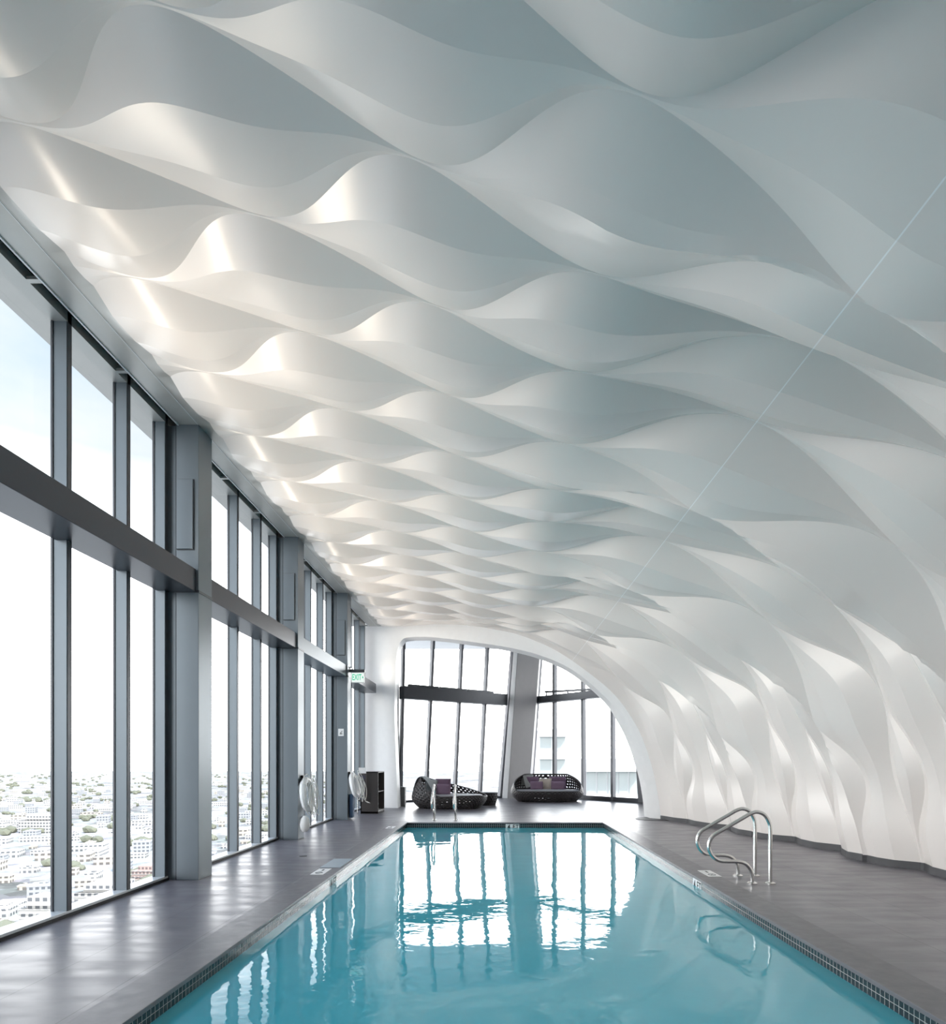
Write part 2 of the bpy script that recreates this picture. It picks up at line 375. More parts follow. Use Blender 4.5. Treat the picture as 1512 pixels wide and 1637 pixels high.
def build_ceiling():
    verts = []; faces = []; sharp = []; edge = []; footl = []
    rows0 = [0, .10, .21, .31, .43, .54, .63, .70, .85, 1]
    nr = len(rows0); e = sstep(LL, LA-.1, LA+.9)
    kk0 = int(-2.0*6); kk1 = int(math.ceil(VEND*6))+1
    for k in range(kk0, kk1):
        va = curve_v(k); vb = curve_v(k+1)
        gap = (vb-va)*4.0*(1-.22*sstep(LL, LA, LL[-1]))
        H = np.minimum(.115*gap, .165)*(1+.75*sstep(SX, 0, 2.5))*(.6+.4*sstep(SX, -3.56, -2.8))
        rib = (k+1) % 6 == 0
        grid = []
        for j, t in enumerate(rows0):
            if t <= .31: h = t/.31
            elif t >= .70: h = .80*(1-t)/.30
            else: h = 1-.20*(t-.31)/.39+.05*math.sin(PI*(t-.31)/.39)
            tt = np.full(NU, t)
            if rib:
                # ridge in the middle of the lens beyond the first node
                if t == .43: hr = .80; tr = .5
                elif t < .43: hr = [0, .18, .36, .58][j]; tr = [0, .13, .27, .38][j]
                else: hr = [.62, .46, .34, .18, 0][j-5]; tr = [.60, .68, .76, .88, 1][j-5]
                tt = t*(1-e)+tr*e; hh = h*(1-e)+hr*e
            else: hh = np.full(NU, h)
            v = va+(vb-va)*tt
            v = np.clip(v, -2.0, VEND)
            grid.append(np.stack(base_pos(v, .05*sstep(SX, -3.5, -2.0)*(1-sstep(v, 3.8, 3.94))-hh*H*(1-sstep(v, 3.75, 3.94))), 1))
        b = len(verts)
        for g in grid: verts += [tuple(p) for p in g]; edge.append(tuple(g[0])); footl.append(tuple(g[-1]))
        for j in range(nr-1):
            ga, gb = grid[j], grid[j+1]
            ok = np.abs(ga-gb).max(1) > 1e-5
            for i in range(NU-1):
                if ok[i] or ok[i+1]:
                    a = b+j*NU+i; faces.append((a, a+NU, a+NU+1, a+1))
        for j in (3, 7):
            for i in range(NU-1): sharp.append((b+j*NU+i, b+j*NU+i+1))
        if rib:
            for i in range(NU-1):
                if e[i] > .02: sharp.append((b+4*NU+i, b+4*NU+i+1))
    me = bpy.data.meshes.new('ceiling'); me.from_pydata(verts, [], faces); me.update()
    me.polygons.foreach_set('use_smooth', [True]*len(me.polygons))
    ss = set((min(a, c), max(a, c)) for a, c in sharp)
    at_ = me.attributes.new('sharp_edge', 'BOOLEAN', 'EDGE')
    ev = np.zeros(len(me.edges)*2, dtype=np.int32); me.edges.foreach_get('vertices', ev); ev = ev.reshape(-1, 2)
    at_.data.foreach_set('value', [(min(a, c), max(a, c)) in ss for a, c in ev.tolist()])
    me.materials.append(M['ceiling'])
    o = link(bpy.data.objects.new('ceiling', me)); tag(o, 'pearl white vaulted ceiling of interlocking lens shaped facets curving down to the floor', kind='structure')
    return edge, footl
EDGE, FOOTL = build_ceiling()
# foot line of the vault -> baseboard
def foot(v):
    x, y, z = base_pos(np.full(NU, v), np.zeros(NU)); return float(x[-1]), float(y[-1])
fp = []
for p in FOOTL:
    if not fp or p[1] > fp[-1][1]+.012: fp.append((p[0], p[1]))
x_, y_ = foot(VEND); fp.append((x_, y_+.02))
bb = MB(); n = len(fp)
for (off, z) in ((.012, 0), (.012, .102), (-.05, .102)):
    bb.v += [(x-off, y, z) for x, y in fp]
for r in range(2):
    for i in range(n-1): bb.f.append((r*n+i, r*n+i+1, (r+1)*n+i+1, (r+1)*n+i))
o = bb.obj('baseboard_right', M['disc'], smooth=True); tag(o, 'dark recessed baseboard following the foot of the vault', kind='structure')

# ------------------------------------------------------------------ floor, pool
PX0, PX1, PY0, PY1 = -2.13, 2.58, -3.0, 15.45; CW = .32
fl = MB()
def q(m, x0, x1, y0, y1, z): m.add([(x0, y0, z), (x1, y0, z), (x1, y1, z), (x0, y1, z)], [(0, 1, 2, 3)])
q(fl, -4.3, PX0-CW, -5, 28.5, 0); q(fl, PX1+CW, 7.0, -5, 28.5, 0); q(fl, PX0-CW, PX1+CW, PY1+CW, 28.5, 0); q(fl, PX0-CW, PX1+CW, -5, PY0-CW, 0)
o = fl.obj('floor', M['deck']); tag(o, 'grey stone tiled pool deck floor', kind='structure')
pool = thing('swimming_pool', 'long rectangular indoor swimming pool with aqua water and dark mosaic waterline', 'pool', (0, 0, 0))
cp = MB()
for (x0, x1, y0, y1) in ((PX0-CW, PX0+.012, PY0, PY1), (PX1-.012, PX1+CW, PY0, PY1), (PX0-CW, PX1+CW, PY1-.012, PY1+CW), (PX0-CW, PX1+CW, PY0-CW, PY0)):
    cp.box(x0, x1, y0, y1, -.03, .003)
cp.obj('coping', M['coping'], pool, bevel=.004)
wt = MB(); wt.box(PX0-.02, PX0, PY0, PY1, -.26, -.03); wt.box(PX1, PX1+.02, PY0, PY1, -.26, -.03); wt.box(PX0, PX1, PY1, PY1+.02, -.26, -.03); wt.box(PX0, PX1, PY0-.02, PY0, -.26, -.03)
wt.obj('waterline_tile', M['mosaic'], pool)
ba = MB(); D = -1.25
ba.add([(PX0, PY0, -.26), (PX1, PY0, -.26), (PX1, PY1, -.26), (PX0, PY1, -.26), (PX0, PY0, D), (PX1, PY0, D), (PX1, PY1, D), (PX0, PY1, D)],
       [(4, 5, 6, 7), (0, 4, 7, 3), (1, 2, 6, 5), (2, 3, 7, 6), (0, 1, 5, 4)])
ba.obj('basin', M['plaster'], pool)
wa = MB(); q(wa, PX0, PX1, PY0, PY1, -.125); wa.obj('water', M['water'], pool)

def depth_marker(loc, rz, label, grp=None):      # white waterline plaque
    t = thing('depth_marker', label, 'sign', loc, rz, grp)
    MB().box(-.165, .165, -.003, .0, -.165, 0).obj('plaque', M['plate'], t)
    for c_, x_ in (('4', -.085), ('F', .035), ('T', .115)):
        text_mesh('digit' if c_ == '4' else 'letter', c_, .155, M['ink'], t, (x_, -.005, -.075), (PI/2, 0, 0), sx=.85)
    return t
depth_marker((.405, PY1, -.034), 0, 'white 4 FT depth plaque in the mosaic at the far end of the pool')
depth_marker((PX0, 8.45, -.034), PI/2, 'white 4 FT depth plaque in the mosaic on the window side of the pool')
depth_marker((PX1, 8.25, -.034), -PI/2, 'white 4 FT depth plaque in the mosaic on the handrail side of the pool')
def deck_tile(cx, cy, label, w=.17, l=.46):
    t = thing('deck_marker_tile', label, 'tile', (cx, cy, 0))
    MB().box(-w/2, w/2, -l/2, l/2, .001, .006).obj('tile_face', M['plate'], t)
    MB().box(-.012, .012, .06, .16, .006, .0075).obj('arrow_mark', M['ink'], t)
    m = MB(); m.tube([(.045*math.cos(a), -.10+.06*math.sin(a), .0060) for a in np.linspace(0, 2*PI, 20)[:-1]], .0035, 6, closed=True)
    m.tube([(-.03, -.14, .0060), (.03, -.06, .0060)], .0035, 6); 
    m.obj('pictogram', M['ink'], t)
deck_tile(-2.34, 8.64, 'small white safety tile set in the deck beside the pool, window side, nearer one')
deck_tile(-2.33, 14.3, 'small white safety tile in the deck, window side, by the far pool corner')
deck_tile(2.82, 8.50, 'small white safety tile set in the deck in front of the right handrails')
t = MB().box(-.14, .14, -.4, .4, .0035, .008).obj('skimmer_lid', M['lid']); t.location = (-2.30, 9.35, 0); tag(t, 'pale flush skimmer lid in the deck behind the white tile', 'lid')

# ------------------------------------------------------------------ window wall (left)
GX = -4.25; FX = -4.09; ZT = 5.69
cols = [-0.0, 4.03, 8.05, 12.1, 16.15]           # near faces of the columns
CT = .38
bays = [(-4.6, -.02), (.36, 4.03), (4.41, 8.05), (8.43, 12.1), (12.48, 16.15), (16.53, 20.2)]
offs = [(.8, 1.8, 2.8, 3.8), (.77, 1.77, 2.77), (.71, 1.74, 2.74), (.74, 1.77, 2.77), (.74, 1.77, 2.77), (.74, 1.77, 2.77)]
names = ['behind the camera', 'beside the camera', 'nearest bay of the long window wall', 'second bay of the long window wall', 'third bay of the long window wall', 'farthest bay of the long window wall']
def mull(mb, y, z0, z1, x0=GX, x1=FX):
    mb.box(x0, x1-.012, y+.012, y+.07, z0, z1)
for b, ((y0, y1), of) in enumerate(zip(bays, offs)):
    w = bpy.data.objects.new('window_%d' % (b+1), None); link(w); w.location = (GX, (y0+y1)/2, 0); tag(w, 'full height glazing, '+names[b], kind='structure')
    wl = Vector(w.location)
    def ch(mb, name, m, **kw):
        mb.v = [tuple(Vector(v)-wl) for v in mb.v]; return mb.obj(name, m, w, **kw)
    ys = [y0+o_ for o_ in of]; edges = [y0]+ys+[y1]
    ch(MB().add([(GX, y0-.02, .05), (GX, y1+.02, .05), (GX, y1+.02, 5.9), (GX, y0-.02, 5.9)], [(0, 1, 2, 3)]), 'glass', M['glass'])
    m = MB().box(GX-.03, FX, y0, y1, 0, .055); ch(m, 'sill', M['sill'], bevel=.004)
    m = MB().box(FX, FX+.012, y0, y1, 0, .03); ch(m, 'sill_gasket', M['seal'])
    for y in ys+[y1-.075]:
        z1 = ZT+.1
        m = MB().box(GX+.002, FX-.004, y, y+.062, .055, z1); ch(m, 'mullion', M['alu'])
        m = MB().box(GX, FX-.0, y+.0625, y+.070, .055, z1); m.box(FX-.004, FX, y+.01, y+.07, .055, z1)
        m.box(GX+.012, GX+.03, y-.012, y, .055, z1); ch(m, 'mullion_trim', M['alu_dark'])
    m = MB().box(GX+.003, GX+.03, y0, y0+.06, .055, ZT); ch(m, 'jamb', M['alu'])
    # transom beam (box section, dark cladding; third bay's reflections put in as paler metal)
    bm = M['alu'] if b == 4 else M['beam']
    m = MB().box(-4.20, -3.74, y0+.005, y1-.005, 3.60, 3.885); ch(m, 'transom_beam', bm, bevel=.006)
    m = MB().box(-4.12, -3.99, y0+.1, y1-.02, 3.885, 3.905); ch(m, 'beam_top_gasket', M['seal'])
# linear uplights lying on top of the transom beams (same fixtures as in the lounge)
for b, (y0, y1) in enumerate(bays):
    t = thing('linear_uplight', 'linear uplight lying on top of the transom beam, '+names[b], 'light fixture', (-3.90, (y0+y1)/2, 3.905))
    h = (y1-y0)/2-.25
    MB().box(-.05, .05, -h, h, 0, .03).obj('housing', M['alu_dark'], t)
    ld = bpy.data.lights.new('uplight', 'AREA'); ld.shape = 'RECTANGLE'; ld.size = .08; ld.size_y = 2*h; ld.energy = (.01, .01, 1, 1, 1, .6)[b]*UPL; ld.spread = math.radians(125); ld.color = (1, .88, .74)
    lo_ = bpy.data.objects.new('lamp', ld); link(lo_, t); lo_.location = (0, 0, .04); lo_.rotation_euler = (PI, math.radians(60), 0)
# columns
lab = ['grey blue clad window column behind the camera', 'grey blue clad window column beside the camera', 'grey blue clad window column nearest the camera', 'grey blue clad window column with the nearer life ring', 'grey blue clad window column with the exit sign and the farther life ring']
for i, y in enumerate(cols):
    t = thing('window_column', lab[i], 'column', (-3.85, y, 0))
    m = MB().box(-.14, .14, 0, CT, 0, 3.60); m.obj('lower_cladding', M['alu'], t, bevel=.004)
    m = MB().box(-.14, .14, 0, CT, 3.615, ZT+.02); m.obj('upper_cladding', M['alu'], t, bevel=.004)
    m = MB().box(-.145, .147, -.003, CT+.003, 3.59, 3.622); m.obj('joint_band', M['alu_dark'], t)
    m = MB().box(-.36, -.155, .03, CT-.02, 0, ZT); m.obj('outer_jamb', M['alu'], t)
    m = MB().box(-.156, -.14, .02, CT-.02, 0, ZT); m.obj('shadow_gap', M['seal'], t)
    if i >= 2:
        p = thing('wall_panel', 'flat grey rectangular panel high on the '+['nearest', 'middle', 'farthest'][i-2]+' visible window column', 'panel', (-3.87, y, 4.13))
        MB().box(-.105, .10, -.028, -.001, 0, .87).obj('panel_face', M['alu'], p, bevel=.004)
        MB().box(-.11, .108, -.008, -.0005, -.008, .878).obj('panel_rim', M['alu_dark'], p)
# soffit with air slots
t = bpy.data.objects.new('trim_1', None); link(t); tag(t, 'grey metal soffit with black air slots above the window wall', kind='structure')
so = MB()
so.box(-4.5, -4.09, -4.6, 20.2, ZT, ZT+.12); so.box(-3.975, -3.70, -4.6, 20.2, ZT, ZT+.03)
s_y = [-3.6+1.32*i for i in range(19)]
for y in s_y: so.box(-4.09, -3.975, y-.025, y+.025, ZT, ZT+.03)
so.obj('soffit', M['soffit'], t)
band = MB(); ed = [e_ for e_ in EDGE if -4.6 < e_[1] < 20.25]; ne = len(ed)
band.v = [(-3.705, e_[1], ZT+.001) for e_ in ed]+[(-3.66+.3*(e_[0]+3.56), e_[1], ZT+.001) for e_ in ed]+[(e_[0]+.004, e_[1], e_[2]+.002) for e_ in ed]
band.f = [(k*ne+i, (k+1)*ne+i, (k+1)*ne+i+1, k*ne+i+1) for k in range(2) for i in range(ne-1)]
band.obj('edge_band', M['soffit'], t, smooth=True)
so = MB().box(-4.10, -3.965, -4.6, 20.2, ZT+.10, ZT+.13); so.obj('air_slot', M['slot'], t)
so = MB().box(-3.972, -3.955, -4.6, 20.2, ZT-.012, ZT); so.box(-3.72, -3.712, -4.6, 20.2, ZT-.003, ZT+.0); so.obj('slot_lip', M['sill'], t)

# ------------------------------------------------------------------ end wall with the arch
def ray_arch(px, py, dy=0):
    tt = (px-CX)/F; Y = (ARCH_A+dy)/(1-ARCH_B*tt); return Vector((tt*Y, Y, EYE+(CY-py)*Y/F))
outer = [(619.5, 1291), (617, 1150), (618, 1075), (619.5, 1045), (624, 1026), (634, 1011), (650, 1003.5), (691, 999), (746, 1004), (815, 1016.5), (884, 1038), (935, 1069), (980, 1111), (1003, 1145), (1021, 1186), (1042, 1238), (1050, 1280), (1053, 1309)]
inner = [(636, 1291), (630.5, 1150), (632, 1085), (633, 1055), (636, 1036), (642, 1024), (652, 1019), (690, 1018.5), (746, 1025), (815, 1035.5), (867, 1049), (918, 1073), (970, 1117), (993, 1150), (1011, 1186), (1028, 1238), (1036, 1280), (1038.5, 1309)]
po = [ray_arch(*p) for p in outer]; pi_ = [ray_arch(p[0], p[1], .12) for p in inner]
for l in (po, pi_):
    l[0].z = 0; l[-1].z = 0
po = catmull(po, 6); pi_ = catmull(pi_, 6)
pi2 = [p+Vector((.0, .62, 0)) for p in pi_]
n = len(po)
ar = MB(); ar.v = [tuple(p) for p in po+pi_+pi2]
ar.f = [(r*n+i, (r+1)*n+i, (r+1)*n+i+1, r*n+i+1) for r in range(2) for i in range(n-1)]
# face of the end wall outside the arch ring (hidden above the vault except at the left)
top = [Vector((-4.45 if i < 40 else 7.0, 0, 0)) for i in range(n)]
ol = []
for i, p in enumerate(po):
    d = Vector((p.x-.2, 0, p.z-2.4)); s = 1e9
    if d.x < 0: s = min(s, (-4.45-p.x)/d.x)
    if d.x > 0: s = min(s, (7.0-p.x)/d.x)
    if d.z > 0: s = min(s, (6.5-p.z)/d.z)
    x = p.x+d.x*s; z = max(0, p.z+d.z*s)
    if p.z < 2.4:
        x = -4.45 if p.x < 0 else 7.0; z = p.z
    ol.append(Vector((x, ARCH_A+ARCH_B*x, z)))
b = len(ar.v); ar.v += [tuple(p) for p in ol]; ar.f += [(i, i+1, b+i+1, b+i) for i in range(n-1)]
o = ar.obj('wall_end', M['white'], smooth=True); tag(o, 'white end wall with rounded arch opening into the lounge', kind='structure')

# lounge shell
P1 = Vector((-3.42, 22.85, 0)); P2 = Vector((.27, 25.7, 0)); P3 = Vector((1.72, 26.6, 0)); P4 = Vector((5.25, 22.4, 0))
def on_plane(px, py, A, B):
    d = Vector(((px-CX)/F, 1, (CY-py)/F)); nrm = Vector((B.y-A.y, -(B.x-A.x), 0)); o_ = Vector((0, 0, EYE)); s = nrm.dot(A-o_)/nrm.dot(d); return o_+d*s
def up_to(A3, B3, z):   # extend the line A3-B3 to height z
    s = (z-A3.z)/(B3.z-A3.z); return A3+(B3-A3)*s
ZC = 6.4
def bay_window(idx, A, B, mulls, beam, label):
    w = bpy.data.objects.new('window_%d' % idx, None); link(w); tag(w, label, kind='structure')
    dr = (B-A).normalized(); nr = Vector((-dr.y, dr.x, 0));
    if nr.y < 0: nr = -nr
    mesh_obj('glass', [A, B, B+Vector((0, 0, ZC)), A+Vector((0, 0, ZC))], [(0, 1, 2, 3)], M['glass'], w)
    for (x0, y0, x1, y1, wd) in mulls:
        a = on_plane(x0, y0, A, B); c = on_plane(x1, y1, A, B)
        lo = up_to(a, c, .02); hi = up_to(a, c, ZC)
        dep = .13
        m = MB().hexa([lo-dr*wd/2-nr*dep, lo+dr*wd/2-nr*dep, lo+dr*wd/2+nr*.03, lo-dr*wd/2+nr*.03], [hi-dr*wd/2-nr*dep, hi+dr*wd/2-nr*dep, hi+dr*wd/2+nr*.03, hi-dr*wd/2+nr*.03])
        m.obj('mullion', M['frame'], w)
    zb0, zb1 = beam
    m = MB().hexa([A-nr*.35+Vector((0, 0, zb0)), B-nr*.35+Vector((0, 0, zb0)), B+Vector((0, 0, zb0)), A+Vector((0, 0, zb0))], [A-nr*.35+Vector((0, 0, zb1)), B-nr*.35+Vector((0, 0, zb1)), B+Vector((0, 0, zb1)), A+Vector((0, 0, zb1))])
    m.obj('transom_beam', M['alu_dark'], w, bevel=.005)
    m = MB().hexa([A-nr*.12, B-nr*.12, B, A], [p+Vector((0, 0, .07 if idx == 7 else .16)) for p in (A-nr*.12, B-nr*.12, B, A)])
    m.obj('sill', M['alu_dark'], w)
    return dr, nr
d1, n1 = bay_window(7, P1, P2, [(638.5, 1280, 643.5, 1025, .10), (681, 1241, 691, 1020, .10), (726.5, 1246, 737, 1025, .10), (766, 1265, 778, 1030, .10), (798, 1273, 818.5, 1038, .13)], (3.66, 4.10), 'tall leaning glazing of the lounge, left bay')
d2, n2 = bay_window(8, P3, P4, [(851, 1238, 865, 1049, .14), (888, 1238, 888, 1059, .11), (934.5, 1270, 933.5, 1090, .11), (981.5, 1275, 981, 1130, .11), (1027, 1275, 1023, 1200, .22)], (3.80, 4.08), 'tall glazing of the lounge, right bay by the vault')
# central column
t = thing('lounge_column', 'leaning pale grey plaster column between the two lounge windows', 'column', (.95, 25.9, 0))
def cq(px, py, Y): return at(px, py, Y)-Vector((.95, 25.9, 0))
lo = [cq(811.5, 1277, 25.2), cq(853, 1277, 25.7), cq(858, 1272, 27), cq(806, 1272, 26.6)]
Zt = 6.4
def lean(px0, px1, Y, z): return Vector(((px0+(px1-px0)*((z/ (EYE+(CY-1040)*Y/F)))-CX)*Y/F, Y, z))-Vector((.95, 25.9, 0))
hi = [lean(811.5, 828, 25.2, Zt), lean(845, 863, 25.7, Zt), lean(850, 868, 27, Zt), lean(803, 822, 26.6, Zt)]
lo = [lean(811.5, 828, 25.2, 0), lean(845, 863, 25.7, 0), lean(850, 868, 27, 0), lean(803, 822, 26.6, 0)]
MB().hexa(lo, hi).obj('shaft', M['greycol'], t)
l2 = [lean(802.5, 820.5, 25.35, 0), lean(811, 827.5, 25.2, 0), lean(811, 827.5, 25.7, 0), lean(802.5, 820.5, 25.8, 0)]
h2 = [lean(802.5, 820.5, 25.35, Zt), lean(811, 827.5, 25.2, Zt), lean(811, 827.5, 25.7, Zt), lean(802.5, 820.5, 25.8, Zt)]
MB().hexa(l2, h2).obj('white_return', M['white'], t)
# linear uplights above the lounge beams
def uplight(A, B, pa, pb, zb, label, nseg):
    a = on_plane(pa[0], pa[1], A, B); b_ = on_plane(pb[0], pb[1], A, B)
    dr = (B-A).normalized(); nr = Vector((-dr.y, dr.x, 0));
    if nr.y < 0: nr = -nr
    a -= nr*.3; b_ -= nr*.3
    t = thing('linear_uplight', label, 'light fixture', a)
    dd = b_-a; s = .05
    for i in range(nseg):
        p = dd*(i/nseg)+dd.normalized()*.03; q_ = dd*((i+1)/nseg)-dd.normalized()*.03
        z = Vector((0, 0, .035)); y = nr*.07
        MB().hexa([p-y-z, q_-y-z, q_+y-z, p+y-z], [p-y+z, q_-y+z, q_+y+z, p+y+z]).obj('housing', M['alu_dark'], t)
    for i in range(nseg+1):
        p = dd*min(.97, max(.03, i/nseg)); zz = zb-(a.z+p.z)
        MB().tube([p+Vector((0, 0, -.03)), p+Vector((0, 0, zz))], .025, 8).obj('bracket', M['alu_dark'], t)
uplight(P1, P2, (645, 1096.5), (781, 1108), 4.10, 'long dark linear fixture above the left lounge beam', 3)
uplight(P3, P4, (880, 1107), (955, 1103), 4.08, 'dark linear fixture above the right lounge beam', 2)
ls = MB()
o = MB().add([(-4.6, 19, ZC), (7.2, 19, ZC), (7.2, 28.5, ZC), (-4.6, 28.5, ZC)], [(0, 1, 2, 3)]).obj('ceiling_lounge', M['white']); tag(o, 'white lounge ceiling beyond the arch', kind='structure')
o = MB().add([(-4.4, 20.3, 0), P1, P1+Vector((0, 0, ZC)), (-4.4, 20.3, ZC)], [(0, 1, 2, 3)]).obj('wall_left', M['white']); tag(o, 'white lounge side wall behind the end wall', kind='structure')
o = MB().add([P4, (7.0, 14.9, 0), (7.0, 14.9, ZC), P4+Vector((0, 0, ZC))], [(0, 1, 2, 3)]).obj('wall_right', M['greycol']); tag(o, 'grey lounge side wall by the right window', kind='structure')
# building shell that keeps the daylight out above and behind the vault
o = MB().box(-4.5, 7.2, -5.1, 21, 6.45, 6.6).obj('ceiling_slab', M['shell']); tag(o, 'roof slab above the vault', kind='structure')
o = MB().box(7.0, 7.2, -5.1, 21, 0, 6.6).obj('wall_outer', M['shell']); tag(o, 'outer wall behind the vault', kind='structure')
o = MB().box(-4.5, 7.2, -5.2, -5.0, 0, 6.6).obj('wall_back', M['greycol']); tag(o, 'plain wall behind the camera', kind='structure')

# floor details near the vault
def strip(px0, py0, px1, py1, wd, name, label, m, cat):
    Ya = EYE*F/(py0-CY); Yb = EYE*F/(py1-CY); a = at(px0, py0, Ya); b_ = at(px1, py1, Yb); a.z = b_.z = 0
    d = (b_-a).normalized(); s = Vector((-d.y, d.x, 0))*wd/2; t = thing(name, label, cat, a)
    MB().hexa([Vector(v)-a+Vector((0, 0, .002)) for v in (a-s, b_-s, b_+s, a+s)], [Vector(v)-a+Vector((0, 0, .008)) for v in (a-s, b_-s, b_+s, a+s)]).obj('grille', m, t)
    return t
strip(1294, 1350.5, 1350, 1360.5, .10, 'floor_grille', 'thin pale linear floor grille at the foot of the vault, nearer one', M['seatled'], 'grille')
strip(1140, 1319.5, 1186, 1325.5, .10, 'floor_grille', 'thin pale linear floor grille at the foot of the vault, farther one behind the handrails', M['seatled'], 'grille')
fx, fy = foot(VEND)
o = MB().lathe([(.50, 0), (.50, .008), (.46, .012)], 40).obj('floor_plate', M['disc']); o.location = (fx-.12, fy+.1, .001); tag(o, 'round dark plate in the floor under the far foot of the arch', 'plate')

# ------------------------------------------------------------------ handrails
RP = [(1231, 1412), (1231, 1365), (1231, 1325), (1228, 1312), (1221, 1302), (1210, 1298), (1199, 1301), (1185, 1309), (1150, 1329.5), (1139, 1337), (1133.5, 1347), (1133.5, 1358), (1139, 1368.5), (1149, 1375.5), (1162, 1377), (1180, 1377.3), (1192, 1381), (1199.5, 1390), (1202, 1402), (1202, 1412.5)]
base0 = at(1231, 1412.5, 7.82)
RAIL = [Vector(((p[0]-1231)*7.82/F, 0, (1412.5-p[1])*7.82/F)) for p in RP]
RAIL = catmull(RAIL, 5)
def handrail(loc, rz, label):
    t = thing('pool_handrail', label, 'handrail', loc, rz, 'stainless pool handrails')
    MB().tube(RAIL, .0235, 14).obj('tube', M['steel'], t, smooth=True)
    for p in (RAIL[0], RAIL[-1]):
        MB().lathe([(.062, .001), (.062, .010), (.045, .020), (.026, .024)], 24, (p.x, 0, 0)).obj('flange', M['steel'], t, smooth=True)
    return t
x0 = (1231-CX)*7.82/F
handrail((x0, 7.82, 0), 0, 'curved stainless steel handrail at the right pool edge, nearer of that pair')
handrail((x0+.02, 8.33, 0), 0, 'curved stainless steel handrail at the right pool edge, farther of that pair')
handrail((-1.53, 16.20, 0), PI/2, 'curved stainless steel handrail at the far pool edge, left of that pair')
handrail((-1.0, 16.20, 0), PI/2, 'curved stainless steel handrail at the far pool edge, right of that pair')

# ------------------------------------------------------------------ lounge sofas
def sgn(x): return 1 if x >= 0 else -1
def pod_shell(rx, ry, rim, nth, nw, pw=2.4, hole=.25, lowfrac=.80):
    """perforated shell; rim(theta)->height; theta 0=+x, PI/2=+y(back)"""
    def pos(th, w):
        c, s = math.cos(th), math.sin(th)
        ex = abs(c)**(2/pw)*sgn(c); ey = abs(s)**(2/pw)*sgn(s)
        zr = rim(th); z = w*zr
        zb = .34
        if z < zb: k = lowfrac+(1-lowfrac)*math.sin(min(1, z/zb)*PI/2)
        else: k = 1-.26*((z-zb)/(1.0-zb))**1.6
        return Vector((rx*ex*k, ry*ey*k, z))
    v = []; f = []; idx = {}
    def vid(a, w):
        a = a % nth; key = (round(a*8), round(w*8*4))
        if key not in idx: idx[key] = len(v); v.append(pos(2*PI*a/nth, w/nw))
        return idx[key]
    for j in range(nw):
        for i in range(nth):
            ca = i+.5*(j % 2); cw = j+.5
            bd = [(-.5, -.5), (0, -.5), (.5, -.5), (.5, 0), (.5, .5), (0, .5), (-.5, .5), (-.5, 0)]
            bi = [vid(ca+x, cw+y) for x, y in bd]
            b0 = len(v)
            for x, y in bd:
                L_ = math.hypot(x, y); v.append(pos(2*PI*(ca+hole*x/L_)/nth, (cw+hole*y/L_)/nw))
            for k in range(8):
                f.append((bi[k], bi[(k+1) % 8], b0+(k+1) % 8, b0+k))
    rimpts = [pos(2*PI*i/80, 1) for i in range(80)]
    return v, f, rimpts, pos
def pillow(w, h, t):
    n = 12; v = []; f = []
    for s in (1, -1):
        for j in range(n+1):
            for i in range(n+1):
                x = 2*i/n-1; y = 2*j/n-1
                z = s*t/2*((1-x**4)*(1-y**4))**.55
                pinch = 1-.06*(1-abs(x*y))
                v.append((x*w/2*(1-.05*(1-x*x)*(y*y)) , z, y*h/2*(1-.05*(1-y*y)*(x*x))))
    N1 = (n+1)**2
    for s in range(2):
        for j in range(n):
            for i in range(n):
                a = s*N1+j*(n+1)+i; qd = (a, a+1, a+n+2, a+n+1); f.append(qd if s == 0 else qd[::-1])
    return v, f
def put_pillow(label, cat, loc, rot, w, h, t, m):
    v, f = pillow(w, h, t); o = mesh_obj('throw_pillow', v, f, m, None, True)
    md = o.modifiers.new('weld', 'WELD'); md.merge_threshold = .0005
    o.location = loc; o.rotation_euler = rot; return tag(o, label, cat, 'scatter pillows on the pod sofas')
def cushion(rx, ry, z0, z1, pw, mat_, parent, name='seat_cushion'):
    n = 48; prof = [(0.0, z0), (.96, z0), (1.0, z0+(z1-z0)*.3), (1.0, z0+(z1-z0)*.65), (.97, z0+(z1-z0)*.93), (.9, z1), (0, z1+.012)]
    v = []; f = []
    for k, z in prof:
        for i in range(n):
            th = 2*PI*i/n; c, s = math.cos(th), math.sin(th)
            v.append((rx*k*abs(c)**(2/pw)*sgn(c), ry*k*abs(s)**(2/pw)*sgn(s), z))
    for r in range(len(prof)-1):
        for i in range(n): f.append((r*n+i, r*n+(i+1) % n, (r+1)*n+(i+1) % n, (r+1)*n+i))
    return mesh_obj(name, v, f, mat_, parent, True)
def pod(name, label, cat, loc, rz, rx, ry, rim, nth, nw, pw, seat=True, seatz=(.26, .40)):
    t = thing(name, label, cat, loc, rz)
    v, f, rp, pos = pod_shell(rx, ry, rim, nth, nw, pw)
    o = mesh_obj('woven_shell', v, f, M['woven'], t, True); sd = o.modifiers.new('solid', 'SOLIDIFY'); sd.thickness = .022; sd.offset = 0
    MB().tube(rp, .022, 8, closed=True).obj('rim', M['woven'], t, smooth=True)
    k = MB(); n = 40
    k.v = [(rx*.78*abs(math.cos(a))**(2/pw)*sgn(math.cos(a)), ry*.78*abs(math.sin(a))**(2/pw)*sgn(math.sin(a)), z) for z in (.0, .05) for a in np.linspace(0, 2*PI, n+1)[:-1]]
    k.f = [tuple(range(n-1, -1, -1)), tuple(range(n, 2*n))]+[(i, (i+1) % n, n+(i+1) % n, n+i) for i in range(n)]
    k.obj('base', M['woven'], t)
    if seat: cushion(rx*.90, ry*.88, seatz[0], seatz[1], pw, M['seat'], t)
    return t, pos
